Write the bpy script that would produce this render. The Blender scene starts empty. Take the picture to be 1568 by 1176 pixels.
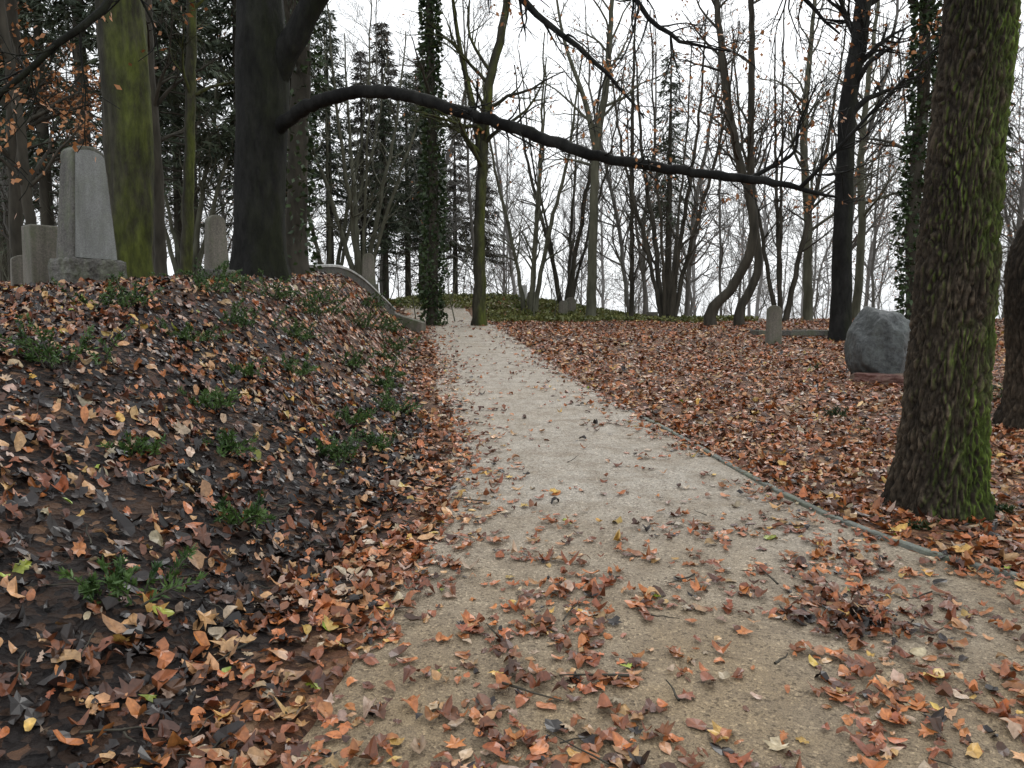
import bpy, numpy as np, math
from mathutils import noise, Vector
rng = np.random.default_rng(7)
scene = bpy.context.scene
UP = np.array([0, 0, 1.0])

# ------------------------------------------------------------------ helpers
def sst(a, b, x):
    t = np.clip((np.asarray(x, float) - a) / (b - a), 0, 1)
    return t * t * (3 - 2 * t)

_tab = np.random.default_rng(3).random((256, 256))
def vnoise(x, y):
    x = np.asarray(x, float); y = np.asarray(y, float)
    xi = np.floor(x).astype(int); yi = np.floor(y).astype(int)
    fx = x - xi; fy = y - yi
    fx = fx * fx * (3 - 2 * fx); fy = fy * fy * (3 - 2 * fy)
    a = _tab[xi % 256, yi % 256]; b = _tab[(xi + 1) % 256, yi % 256]
    c = _tab[xi % 256, (yi + 1) % 256]; d = _tab[(xi + 1) % 256, (yi + 1) % 256]
    return (a * (1 - fx) + b * fx) * (1 - fy) + (c * (1 - fx) + d * fx) * fy
def fbm(x, y, o=4):
    s = 0; a = .5; t = 0
    for i in range(o):
        s = s + a * vnoise(x * 2 ** i + 17 * i, y * 2 ** i + 31 * i); t += a; a *= .5
    return s / t

LY = [-6, 0, 2.4, 3.2, 5.1, 7, 10, 14, 22, 27, 31]
LX = [-1.9, -1.25, -.80, -.66, -.39, -.5, -.88, -1.35, -2.5, -3.6, -4.8]
RY = [2.6, 2.9, 3.2, 3.5, 3.87, 4.3, 5.1, 7.3, 10.2, 14, 22, 27, 31]
RX = [14, 9, 5.0, 3.3, 2.62, 2.27, 1.97, 1.58, 1.04, .5, -.45, -1.5, -2.7]
def xl(y): return np.interp(y, LY, LX)
def xr(y): return np.interp(y, RY, RX)

def H(x, y, lumps=True):
    x = np.asarray(x, float); y = np.asarray(y, float)
    s = y - np.logaddexp(0, (y - 23) / 1.5) * 1.5
    z = .07 * np.maximum(s, -8)
    z = z - 2.6 * sst(36, 85, y)
    d = xl(y) - .22 - x
    w = 3.3 - 1.4 * sst(7, 15, y)
    amp = (1.42 - .24 * sst(4.5, 8, -x)) * (.62 + .38 * sst(3, 10, y))
    z = z + amp * sst(0, w, d)
    z = z + .9 * sst(25, 30, y) * (1 - sst(-1, 6, x)) * sst(-8, -3, x)
    z = z + .12 * sst(.4, 4, x - xr(y)) * (fbm(x * .35, y * .35, 2) - .3)
    if lumps:
        off = sst(.0, .5, np.maximum(d + .1, x - xr(y)))
        z = z + off * .11 * (fbm(x * 1.6, y * 1.6, 4) - .5)
    return z

class MB:
    def __init__(s):
        s.V = []; s.F = []; s.n = 0; s.C = []
    def add(s, V, F, mat=0, col=None):
        V = np.asarray(V, float).reshape(-1, 3); F = np.asarray(F, int)
        s.V.append(V); s.F.append((F + s.n, mat)); s.n += len(V)
        s.C.append(np.ones((len(V), 3)) * .5 if col is None else np.broadcast_to(col, (len(V), 3)))
    def tube(s, P, R, k=6, mat=0, cap=False):
        P = np.asarray(P, float); R = np.asarray(R, float); n = len(P)
        T = np.gradient(P, axis=0); T /= np.linalg.norm(T, axis=1)[:, None] + 1e-9
        m = T.mean(0)
        ref = np.array([0, 0, 1.0]) if abs(m[2]) < .7 else np.array([1.0, 0, 0])
        U = np.cross(T, ref); U /= np.linalg.norm(U, axis=1)[:, None] + 1e-9
        W = np.cross(T, U)
        a = np.arange(k) * 2 * math.pi / k
        V = P[:, None] + R[:, None, None] * (np.cos(a)[None, :, None] * U[:, None] + np.sin(a)[None, :, None] * W[:, None])
        i = np.arange(n - 1)[:, None] * k; j = np.arange(k)[None]; j2 = (j + 1) % k
        Q = np.stack([i + j, i + j2, i + k + j2, i + k + j], -1).reshape(-1, 4)
        s.add(V, Q, mat)
    def diamonds(s, C, D, L, W, mat=1, col=None):
        n = len(C)
        if n == 0: return
        D = D / (np.linalg.norm(D, axis=1)[:, None] + 1e-9)
        S = np.cross(D, rng.normal(size=(n, 3))); S /= np.linalg.norm(S, axis=1)[:, None] + 1e-9
        L = np.broadcast_to(L, n)[:, None]; W = np.broadcast_to(W, n)[:, None]
        V = np.stack([C, C + D * L * .45 + S * W / 2, C + D * L, C + D * L * .45 - S * W / 2], 1)
        F = np.arange(n * 4).reshape(n, 4)
        s.add(V, F, mat, None if col is None else np.repeat(col, 4, 0))
    def data(s):
        return np.concatenate(s.V), s.F, np.concatenate(s.C)

def mesh_from(name, mb, mats, origin=(0, 0, 0), smooth=True, col=False):
    V, F, C = mb.data()
    V = V - np.asarray(origin, float)
    me = bpy.data.meshes.new(name)
    me.vertices.add(len(V)); me.vertices.foreach_set('co', V.astype(np.float32).ravel())
    li = []; ls = []; mi = []; st = 0
    for f, m in F:
        k = f.shape[1]; li.append(f.ravel()); ls.append(st + np.arange(len(f)) * k); mi.append(np.full(len(f), m)); st += f.size
    li = np.concatenate(li); ls = np.concatenate(ls); mi = np.concatenate(mi)
    me.loops.add(len(li)); me.loops.foreach_set('vertex_index', li.astype(np.int32))
    me.polygons.add(len(ls)); me.polygons.foreach_set('loop_start', ls.astype(np.int32))
    me.polygons.foreach_set('material_index', mi.astype(np.int32))
    me.polygons.foreach_set('use_smooth', np.full(len(ls), smooth))
    for m in mats: me.materials.append(m)
    if col:
        at = me.color_attributes.new('Col', 'FLOAT_COLOR', 'POINT')
        at.data.foreach_set('color', np.concatenate([C, np.ones((len(C), 1))], 1).astype(np.float32).ravel())
    me.update(calc_edges=True)
    return me
def obj(name, me, loc=(0, 0, 0), rot=(0, 0, 0), sc=(1, 1, 1), parent=None):
    o = bpy.data.objects.new(name, me); scene.collection.objects.link(o)
    o.location = loc; o.rotation_euler = rot; o.scale = sc
    if parent: o.parent = parent
    return o
def build(name, mb, mats, origin=(0, 0, 0), smooth=True, col=False):
    return obj(name, mesh_from(name, mb, mats, origin, smooth, col), origin)

# ------------------------------------------------------------------ materials
class NT:
    def __init__(s, name):
        s.m = bpy.data.materials.new(name); s.m.use_nodes = True
        s.t = s.m.node_tree; s.b = s.t.nodes['Principled BSDF']
    def n(s, ty, **kw):
        nd = s.t.nodes.new(ty)
        for k, v in kw.items():
            if k in nd.inputs: nd.inputs[k].default_value = v
            else: setattr(nd, k, v)
        return nd
    def l(s, a, b): s.t.links.new(a, b)
    def noise(s, vec, scale, detail=6, rough=.6):
        nd = s.n('ShaderNodeTexNoise'); nd.inputs['Scale'].default_value = scale
        nd.inputs['Detail'].default_value = detail; nd.inputs['Roughness'].default_value = rough
        if vec is not None: s.l(vec, nd.inputs['Vector'])
        return nd.outputs['Fac']
    def ramp(s, fac, stops, interp='LINEAR'):
        r = s.n('ShaderNodeValToRGB'); cr = r.color_ramp; cr.interpolation = interp
        while len(cr.elements) < len(stops): cr.elements.new(.5)
        for e, (p, c) in zip(cr.elements, stops):
            e.position = p; e.color = (*c, 1) if len(c) == 3 else c
        s.l(fac, r.inputs[0]); return r.outputs['Color']
    def mix(s, f, a, b, mode='MIX'):
        m = s.n('ShaderNodeMix', data_type='RGBA', blend_type=mode)
        for v, i in ((f, 0), (a, 6), (b, 7)):
            if isinstance(v, (int, float)): m.inputs[i].default_value = v
            elif isinstance(v, tuple): m.inputs[i].default_value = (*v, 1)
            else: s.l(v, m.inputs[i])
        return m.outputs[2]
    def math(s, op, a, b=0.0, clamp=False):
        m = s.n('ShaderNodeMath', operation=op, use_clamp=clamp)
        for v, i in ((a, 0), (b, 1)):
            if isinstance(v, (int, float)): m.inputs[i].default_value = v
            else: s.l(v, m.inputs[i])
        return m.outputs[0]
    def bump(s, h, strength, dist=.02, prev=None):
        b = s.n('ShaderNodeBump'); b.inputs['Strength'].default_value = strength; b.inputs['Distance'].default_value = dist
        s.l(h, b.inputs['Height'])
        if prev is not None: s.l(prev, b.inputs['Normal'])
        return b.outputs['Normal']
    def objv(s, scale=(1, 1, 1)):
        tc = s.n('ShaderNodeTexCoord'); mp = s.n('ShaderNodeMapping'); mp.inputs['Scale'].default_value = scale
        s.l(tc.outputs['Object'], mp.inputs['Vector']); return mp.outputs['Vector']
    def out(s, col=None, rough=None, nrm=None, spec=None):
        if col is not None: s.l(col, s.b.inputs['Base Color'])
        if rough is not None:
            if isinstance(rough, (int, float)): s.b.inputs['Roughness'].default_value = rough
            else: s.l(rough, s.b.inputs['Roughness'])
        if nrm is not None: s.l(nrm, s.b.inputs['Normal'])
        if spec is not None: s.b.inputs['Specular IOR Level'].default_value = spec
        return s.m

def bark(name, c1, c2, moss=None, mdir=(.8, -.5, .1), m0=-.1, m1=.8, scale=9, bumpd=.02, stretch=.22, rough=.85, crack_shade=False, spec=.2, mt=(.38, .62)):
    t = NT(name); v = t.objv((1, 1, stretch))
    f = t.noise(v, scale, 5, .7)
    col = t.ramp(f, [(.3, c1), (.7, c2)])
    f2 = t.noise(t.objv((1, 1, .5)), 2.2, 4, .6)
    col = t.mix(t.ramp(f2, [(.4, (0, 0, 0)), (.65, (.7, .7, .7))]), col, tuple(x * .5 for x in c1))
    if moss:
        g = t.n('ShaderNodeNewGeometry'); d = t.n('ShaderNodeVectorMath', operation='DOT_PRODUCT')
        t.l(g.outputs['Normal'], d.inputs[0]); d.inputs[1].default_value = mdir
        mr = t.n('ShaderNodeMapRange'); mr.inputs['From Min'].default_value = m0; mr.inputs['From Max'].default_value = m1
        t.l(d.outputs['Value'], mr.inputs['Value'])
        nz = t.noise(t.objv((1, 1, .35)), 2.6, 5, .75)
        nz = t.ramp(nz, [(mt[0], (0, 0, 0)), (mt[1], (1, 1, 1))])
        fac = t.math('MULTIPLY', mr.outputs[0], nz, True)
        mc = t.ramp(f, [(.3, tuple(x * .4 for x in moss)), (.7, moss)])
        col = t.mix(t.math('MULTIPLY', fac, .9), col, mc)
    if crack_shade:
        a = t.n('ShaderNodeAttribute', attribute_name='Col'); col = t.mix(1.0, col, a.outputs['Color'], 'MULTIPLY')  # multiplies the painted furrow shade into the bark colour
    nb = t.bump(f, 1.0, bumpd)
    return t.out(col, rough, nb, spec)
def bark_simple(name, c1, c2, sc=5):
    t = NT(name); return t.out(t.ramp(t.noise(t.objv((1, 1, .25)), sc, 3, .6), [(.3, c1), (.7, c2)]), .85, None, .2)

def leafmat(name, spec=.5, rough=.34):
    t = NT(name); a = t.n('ShaderNodeAttribute', attribute_name='Col')
    nz = t.noise(t.objv(), 45, 2); c = t.mix(1.0, a.outputs['Color'], t.ramp(nz, [(.3, (.6, .58, .55)), (.65, (1.1, 1.1, 1.1))]), 'MULTIPLY')
    return t.out(c, rough, None, spec)

def foliage(name, c1, c2, rough=.55, sc=1.5):
    t = NT(name); f = t.noise(t.objv(), sc, 3)
    return t.out(t.ramp(f, [(.35, c1), (.65, c2)]), rough, None, .3)

def stone(name, c1, c2, lich=(.16, .19, .10), scale=60, rough=.7, lf=.5, bumpd=.006):
    t = NT(name); f = t.noise(t.objv(), scale, 6, .75)
    col = t.ramp(f, [(.35, c1), (.65, c2)])
    f2 = t.noise(t.objv((1, 1, .6)), 4, 7, .7)
    col = t.mix(t.ramp(f2, [(.45, (0, 0, 0)), (.7, (lf, lf, lf))]), col, lich)
    f3 = t.noise(t.objv((1, 1, .15)), 6, 5, .6)
    col = t.mix(1.0, col, t.ramp(f3, [(.3, (.55, .55, .53)), (.6, (1, 1, 1))]), 'MULTIPLY')
    return t.out(col, rough, t.bump(t.math('ADD', f, f2), .8, bumpd), .4)

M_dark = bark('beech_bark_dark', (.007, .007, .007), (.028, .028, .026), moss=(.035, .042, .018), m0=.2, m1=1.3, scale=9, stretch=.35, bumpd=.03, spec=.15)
M_moss = bark('mossy_bark', (.022, .021, .016), (.07, .066, .045), moss=(.125, .15, .03), mdir=(.95, -.3, .1), m0=-.15, m1=.65, scale=11, stretch=.3, bumpd=.03)
M_big = bark('furrowed_bark', (.022, .017, .012), (.135, .105, .075), moss=(.17, .26, .04), mdir=(.95, -.3, 0), m0=-.30, m1=.55, scale=30, stretch=.5, bumpd=.02, crack_shade=True, mt=(.40, .56))
M_mid = bark_simple('grey_bark', (.06, .06, .042), (.14, .14, .10))
M_brown = bark_simple('brown_bark', (.028, .026, .02), (.08, .072, .056))
M_wood = bark_simple('woodland_bark', (.10, .097, .088), (.19, .18, .165))
M_far = bark_simple('distant_bark_haze_tint', (.21, .205, .20), (.31, .30, .295))  # bark colour paled and greyed to paint in aerial haze
M_far2 = bark_simple('far_bark_haze_tint', (.38, .37, .37), (.50, .49, .49))  # paler again: stronger painted haze for the farthest belt
M_twleaf = foliage('withered_beech_leaves', (.24, .10, .04), (.50, .23, .09), .5, 2)
M_spruce = foliage('spruce_needles', (.024, .038, .022), (.08, .10, .058), .6, 1.2)
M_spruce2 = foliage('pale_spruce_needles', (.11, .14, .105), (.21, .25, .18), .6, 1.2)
M_ivy = foliage('ivy_leaves', (.015, .03, .012), (.055, .085, .03), .4, 3)
M_cover = foliage('ground_ivy_leaves', (.06, .08, .02), (.20, .20, .06), .5, 2)
M_yew = foliage('yew_needles', (.02, .05, .014), (.085, .15, .035), .45, 10)
M_leaf = leafmat('leaf_surface')

# ------------------------------------------------------------------ ground
def axis(parts):
    out = []
    for a, b, n in parts: out.append(np.linspace(a, b, n, endpoint=False))
    return np.concatenate(out)
gx = np.concatenate([axis([(-300, -60, 14), (-60, -14, 46), (-14, -7, 50), (-7, 7, 240), (7, 14, 50), (14, 60, 46), (60, 300, 14)]), [300]])
gy = np.concatenate([axis([(-60, -6, 14), (-6, 1, 30), (1, 12, 220), (12, 32, 200), (32, 90, 60), (90, 500, 20)]), [500]])
X, Y = np.meshgrid(gx, gy)
Z = H(X, Y)
inside = sst(0.0, .12, np.minimum(X - xl(Y), xr(Y) - X)) * (Y < 30.5)
Z = Z - .05 * inside
bank = sst(-.1, .5, xl(Y) - X) * (1 - .60 * sst(7, 12, Y))
mb = MB()
nx, ny = len(gx), len(gy)
i = np.arange(ny - 1)[:, None] * nx + np.arange(nx - 1)[None]
Q = np.stack([i, i + 1, i + nx + 1, i + nx], -1).reshape(-1, 4)
col = np.stack([bank, sst(25, 32, Y), inside], -1).reshape(-1, 3)
mb.add(np.stack([X, Y, Z], -1), Q, 0, col)
t = NT('leaf_litter_ground')
pos = t.n('ShaderNodeNewGeometry').outputs['Position']
att = t.n('ShaderNodeAttribute', attribute_name='Col'); sp = t.n('ShaderNodeSeparateColor'); t.l(att.outputs['Color'], sp.inputs[0])
nzv = t.n('ShaderNodeTexNoise'); nzv.inputs['Scale'].default_value = 9; t.l(pos, nzv.inputs['Vector'])
wv = t.n('ShaderNodeVectorMath', operation='MULTIPLY_ADD'); t.l(nzv.outputs['Color'], wv.inputs[0]); wv.inputs[1].default_value = (.12, .12, .12); t.l(pos, wv.inputs[2])
vo = t.n('ShaderNodeTexVoronoi'); vo.inputs['Scale'].default_value = 22; t.l(wv.outputs[0], vo.inputs['Vector'])
sc_ = t.n('ShaderNodeSeparateColor'); t.l(vo.outputs['Color'], sc_.inputs[0])
cA = t.ramp(sc_.outputs[0], [(0, (.05, .026, .016)), (.25, (.115, .054, .03)), (.5, (.19, .085, .042)), (.8, (.27, .135, .065)), (1, (.34, .22, .13))])
cB = t.ramp(sc_.outputs[0], [(0, (.006, .004, .004)), (.5, (.016, .010, .008)), (.8, (.04, .022, .014)), (.93, (.10, .05, .028)), (1, (.20, .11, .06))])
big = t.noise(pos, 1.1, 4)
fb = t.math('ADD', sp.outputs[0], t.math('MULTIPLY', t.math('SUBTRACT', big, .5), .9), True)
c = t.mix(fb, cA, cB)
gm = t.math('MULTIPLY', sp.outputs[1], t.ramp(t.noise(pos, .7, 4), [(.4, (0, 0, 0)), (.6, (.7, .7, .7))]))
c = t.mix(gm, c, (.09, .10, .035))
hb = t.math('ADD', vo.outputs['Distance'], t.math('MULTIPLY', t.noise(pos, 60, 4), .5))
M_ground = t.out(c, .6, t.bump(hb, 1.0, .05), .25)
build('ground', mb, [M_ground], col=True)

# path
mb = MB()
ys = np.concatenate([np.linspace(-6, 2.6, 60, endpoint=False), np.linspace(2.6, 4.4, 120, endpoint=False), np.linspace(4.4, 30, 300)])
tt = np.linspace(0, 1, 70)
A = xl(ys) - .10 + .10 * (fbm(ys * 2.2, ys * 0 + 5) - .5) * 2; B_ = xr(ys) + .0
PX = A[:, None] * (1 - tt) + B_[:, None] * tt; PY = np.repeat(ys[:, None], 70, 1)
PZ = H(PX, PY, False) + .012 * (fbm(PX * 1.5, PY * 1.5, 3) - .5)
PZ[:, 0] -= .05
i = np.arange(len(ys) - 1)[:, None] * 70 + np.arange(69)[None]
mb.add(np.stack([PX, PY, PZ], -1), np.stack([i, i + 1, i + 71, i + 70], -1).reshape(-1, 4))
t = NT('sandy_gravel'); pos = t.n('ShaderNodeNewGeometry').outputs['Position']
n1 = t.noise(pos, .9, 4); n2 = t.noise(pos, 150, 4, .8); n3 = t.noise(pos, 4, 7, .78)
sepp = t.n('ShaderNodeSeparateXYZ'); t.l(pos, sepp.inputs[0])
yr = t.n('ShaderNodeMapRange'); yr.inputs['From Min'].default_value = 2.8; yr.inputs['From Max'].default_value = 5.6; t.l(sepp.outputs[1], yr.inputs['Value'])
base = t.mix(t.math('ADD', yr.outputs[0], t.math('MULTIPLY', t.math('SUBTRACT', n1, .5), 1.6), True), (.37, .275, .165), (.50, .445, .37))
base = t.mix(t.ramp(n3, [(.40, (0, 0, 0)), (.66, (.85, .85, .85))]), base, (.255, .195, .13))
base = t.mix(1.0, base, t.ramp(n2, [(.3, (.28, .26, .23)), (.5, (.95, .95, .95)), (.72, (1.6, 1.6, 1.6))]), 'MULTIPLY')
vo = t.n('ShaderNodeTexVoronoi'); vo.inputs['Scale'].default_value = 85; t.l(pos, vo.inputs['Vector'])
s2 = t.n('ShaderNodeSeparateColor'); t.l(vo.outputs['Color'], s2.inputs[0])
base = t.mix(1.0, base, t.ramp(s2.outputs[0], [(0, (.42, .40, .38)), (.18, (.9, .9, .9)), (.88, (1.05, 1.05, 1.05)), (1, (1.6, 1.6, 1.6))]), 'MULTIPLY')
nb = t.bump(t.math('ADD', n2, t.math('ADD', t.math('MULTIPLY', vo.outputs['Distance'], .7), t.math('MULTIPLY', n3, 2.0))), 1.0, .009)
M_path = t.out(base, .58, nb, .4)
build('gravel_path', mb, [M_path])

# edging strip along the right side
kd = []
for yy in np.linspace(2.75, 23, 500): kd.append((float(xr(yy)), yy))
kd = np.array(kd)
dl = np.r_[0, np.cumsum(np.linalg.norm(np.diff(kd, axis=0), axis=1))]
ss = np.arange(0, dl[-1], .08)
kx = np.interp(ss, dl, kd[:, 0]); ky = np.interp(ss, dl, kd[:, 1])
for _ in range(30):
    kx[1:-1] = (kx[:-2] + kx[1:-1] * 2 + kx[2:]) / 4; ky[1:-1] = (ky[:-2] + ky[1:-1] * 2 + ky[2:]) / 4
T = np.gradient(np.stack([kx, ky], 1), axis=0); T /= np.linalg.norm(T, axis=1)[:, None]; N = np.stack([T[:, 1], -T[:, 0]], 1)
kz = H(kx, ky, False) + .016 - .030 * sst(7.5, 9.5, ky) + .02 * (fbm(ss * .8, ss * 0) - .5)
prof = [(-.024, -.09), (-.024, 0), (-.018, .006), (.018, .006), (.024, 0), (.024, -.09)]
V = np.stack([np.stack([kx + N[:, 0] * a, ky + N[:, 1] * a, kz + b], 1) for a, b in prof], 1)
i = np.arange(len(kx) - 1)[:, None] * 6 + np.arange(5)[None]
mb = MB(); mb.add(V, np.stack([i, i + 1, i + 7, i + 6], -1).reshape(-1, 4))
M_kerb = stone('edging_stone', (.10, .11, .095), (.24, .25, .22), lich=(.12, .15, .06), scale=40)
build('path_edging', mb, [M_kerb], smooth=False)

# ------------------------------------------------------------------ fallen leaves
def outline(kind):
    if kind == 0:
        a = np.arange(10) * 2 * math.pi / 10
        return np.stack([.5 * np.cos(a), .30 * np.sin(a) * (1 + .15 * np.cos(a))], 1)
    if kind == 1:
        pts = [(-.45, 0), (-.32, .10), (-.42, .34), (-.12, .26), (-.02, .52), (.14, .22), (.30, .24), (.56, 0), (.30, -.24), (.14, -.22), (-.02, -.52), (-.12, -.26), (-.42, -.34), (-.32, -.10)]
        return np.array(pts)
    if kind == 2:
        pts = [(-.5, 0), (-.35, .10), (-.28, .20), (-.15, .11), (-.02, .28), (.10, .15), (.26, .26), (.36, .13), (.5, 0), (.36, -.13), (.26, -.26), (.10, -.15), (-.02, -.28), (-.15, -.11), (-.28, -.20), (-.35, -.10)]
        return np.array(pts)
    a = np.arange(6) * 2 * math.pi / 6
    return np.stack([.5 * np.cos(a), .32 * np.sin(a)], 1)
PAL = np.array([(.46, .165, .055), (.27, .088, .036), (.50, .285, .135), (.60, .38, .10), (.018, .011, .009), (.11, .045, .025), (.46, .34, .24), (.21, .075, .034), (.30, .36, .04)])
W_bank = np.array([.10, .05, .12, .02, .44, .19, .05, .06, .003])
W_top = np.array([.18, .13, .16, .010, .12, .19, .15, .12, 0])
W_right = np.array([.33, .17, .16, .018, .05, .11, .08, .12, .001])
W_path = np.array([.31, .21, .11, .035, .05, .10, .06, .14, .004])
mb = MB()
def put(x, y, size, tilt, W, kinds):
    n = len(x)
    if n == 0: return
    ci = rng.choice(9, size=n, p=W / W.sum())
    c = PAL[ci] * rng.uniform(.6, 1.3, (n, 1)) * rng.uniform(.92, 1.08, (n, 3))
    e = .02
    h0 = H(x, y); gxs = (H(x + e, y) - h0) / e; gys = (H(x, y + e) - h0) / e
    kk = rng.choice(kinds, size=n)
    for k in set(kinds):
        m = kk == k; N_ = m.sum()
        if N_ == 0: continue
        o = outline(k); K = len(o)
        L = size[m][:, None]
        P = np.concatenate([np.zeros((1, 2)), o])[None] * np.ones((N_, 1, 1))
        P = P * (1 + .10 * rng.normal(size=P.shape[:2]))[..., None]
        lx = P[..., 0] * L; ly = P[..., 1] * L * rng.uniform(.8, 1.15, (N_, 1))
        fold = rng.normal(.15, .35, (N_, 1)); curl = rng.normal(.3, .9, (N_, 1))
        lz = fold * np.abs(ly) + curl * lx ** 2 / L + rng.normal(0, .04, lx.shape) * L
        ti = tilt[m]; a = rng.normal(0, 1, N_) * ti; b = rng.normal(0, 1, N_) * ti; ya = rng.uniform(0, 6.283, N_)
        ca, sa, cb, sb, cy, sy = [q[:, None] for q in (np.cos(a), np.sin(a), np.cos(b), np.sin(b), np.cos(ya), np.sin(ya))]
        y1 = ly * ca - lz * sa; z1 = ly * sa + lz * ca
        x2 = lx * cb + z1 * sb; z2 = -lx * sb + z1 * cb
        x3 = x2 * cy - y1 * sy; y3 = x2 * sy + y1 * cy
        z3 = z2 - z2.min(1, keepdims=True) * rng.uniform(.45, 1.0, (N_, 1)) + rng.uniform(0.001, .014, (N_, 1))
        z3 = z3 + gxs[m][:, None] * x3 + gys[m][:, None] * y3
        V = np.stack([x[m][:, None] + x3, y[m][:, None] + y3, h0[m][:, None] + z3], -1)
        base = np.arange(N_)[:, None] * (K + 1); j = np.arange(K)[None]
        F = np.stack([base + 0 * j, base + 1 + j, base + 1 + (j + 1) % K], -1).reshape(-1, 3)
        cc = np.repeat(c[m][:, None], K + 1, 1); cc[:, 1:] *= rng.uniform(.7, 1.1, (N_, K, 1))
        mb.add(V, F, 0, cc.reshape(-1, 3))
for (y0, y1, dens, ssc, kinds) in [(.8, 4.2, 560, 1, [0, 0, 0, 1, 2]), (4.2, 8, 500, .95, [0, 0, 0, 0, 1, 2]), (8, 14, 300, 1.0, [0, 3, 3]), (14, 25, 150, 1.25, [3]), (25, 38, 30, 1.9, [3])]:
    hw = .68 * y1 + 2.0
    n = int(dens * (y1 - y0) * 2 * hw)
    x = rng.uniform(-hw, hw, n); y = rng.uniform(y0, y1, n)
    dL = xl(y) - x; dR = x - xr(y)
    cl = fbm(x * .9, y * .9, 4); cl2 = fbm(x * 3 + 40, y * 3, 3)
    on = (dL < 0) & (dR < 0)
    pp = .005 + .035 * sst(.50, .72, cl) + .05 * sst(5.5, 4, y) * sst(.45, .7, cl)
    pp = pp + .9 * np.exp(dL / .15) + .45 * np.exp(dL / .38) * sst(.35, .5, cl2)
    pp = pp + .6 * np.exp(dR / .20) * sst(.28, .42, cl2) * sst(4, 6.5, y) + .35 * np.exp(dR / .35) * sst(.35, .55, cl2)
    fx = np.exp(-((x - 1.15 - .35 * (y - 3.6)) ** 2 / .45 + (y - 3.6) ** 2 / .7)) + 1.0 * np.exp(-((x - 2.3) ** 2 / 1.8 + (y - 2.45) ** 2 / .22)) + .6 * np.exp(-((x - .2) ** 2 / 1.2 + (y - 2.35) ** 2 / .3)) + .6 * np.exp(-((x - .05) ** 2 / .3 + (y - 3.6) ** 2 / 1.1)) + .5 * np.exp(-((x - 2.2) ** 2 / .5 + (y - 3.9) ** 2 / .3))
    pp = pp + .95 * fx * sst(.30, .60, cl2) + .09 * (y < 5) * sst(.3, .6, cl2)
    patch = fbm(x * 1.3 + 9, y * 1.3, 3)
    bare_ = sst(.3, .8, dL) * (1 - sst(7, 10, y)) * sst(.42, .58, patch)
    p = np.where(on, pp, (.6 + .4 * sst(.35, .6, cl2)) * (1 - .45 * bare_))
    bk = (dL > 0)
    keep = rng.random(n) < p
    x, y, dL, dR, on, bk, patch = [q[keep] for q in (x, y, dL, dR, on, bk, patch)]
    u = rng.random(len(x)); size = ssc * (.042 + .072 * u ** 1.6)
    size = size * np.where(on, .85, 1.0)
    darkbank = bk & (rng.random(len(x)) < (1 - .78 * sst(7, 12, y)) * sst(.2, .7, dL + .25 * (fbm(x * 2, y * 2) - .3)) * (.70 + .55 * sst(.35, .6, patch)))
    top = bk & ~darkbank & (dL > .5)
    for msk, W, tl in ((darkbank, W_bank, .45), (top, W_top, .32), (on, W_path, .10), (~darkbank & ~top & ~on, W_right, .26)):
        put(x[msk], y[msk], size[msk], np.full(msk.sum(), tl), W, kinds)
n = 150; put(1.55 + rng.normal(0, .13, n), 3.42 + rng.normal(0, .10, n), rng.uniform(.04, .08, n), np.full(n, .4), np.array([.12, .2, 0, 0, .35, .25, 0, .15, 0]), [0, 2])
build('fallen_leaves', mb, [M_leaf], smooth=False, col=True)

mb = MB()
for k in range(520):
    y = rng.uniform(1.5, 9); x = rng.uniform(-.7 * y - 1, .7 * y + 1)
    if xl(y) < x < xr(y) and rng.random() < .9: continue
    L = rng.uniform(.06, .30); a = rng.uniform(0, 6.28); s_ = np.linspace(-.5, .5, 5) * L
    px = x + s_ * math.cos(a) + rng.normal(0, .006, 5); py = y + s_ * math.sin(a) + rng.normal(0, .006, 5)
    mb.tube(np.stack([px, py, H(px, py) + .02 + rng.uniform(0, .015)], 1), np.linspace(.005, .002, 5) * rng.uniform(.5, 1.3), 5)
build('fallen_twigs', mb, [M_brown])

# ------------------------------------------------------------------ trees
def nrm(v): return v / (np.linalg.norm(v) + 1e-9)
def grow(mb, p, d, L, r, lvl, maxl, wig=.16, up=.05, nch=(9, 7, 5, 4), k=(8, 5, 4, 3, 3), tips=None, rmin=.004):
    n = (10, 7, 6, 5, 4)[lvl]; st = L / n
    pts = [p]; ds = [d]
    R_ = rng.normal(0, wig, (n, 3))
    for i in range(n):
        d = nrm(d + R_[i] + UP * up); p = p + d * st; pts.append(p); ds.append(d)
    tpar = np.linspace(0, 1, n + 1); rad = np.maximum(r * (1 - .8 * tpar), rmin)
    mb.tube(pts, rad, k[lvl])
    if lvl < maxl:
        c = nch[lvl]; c = max(2, int(c * rng.uniform(.8, 1.25)))
        for j in range(c):
            tq = rng.uniform(.25, .98); ii = min(int(tq * n), n - 1)
            branch(mb, pts[ii] + (pts[ii + 1] - pts[ii]) * (tq * n - ii), ds[ii + 1], L * (1 - .55 * tq) * rng.uniform(.4, .65), rad[ii] * rng.uniform(.45, .7), lvl + 1, maxl, wig, up, nch, k, tips, rmin)
    elif tips is not None: tips.extend(pts[2:])
def branch(mb, p, pd, L, r, lvl, maxl, wig, up, nch, k, tips, rmin):
    ax = nrm(np.cross(pd, rng.normal(size=3))); an = rng.uniform(.45, 1.05)
    d = nrm(pd * math.cos(an) + ax * math.sin(an))
    grow(mb, p, d, L, max(r, rmin), lvl, maxl, wig, up, nch, k, tips, rmin)

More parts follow.
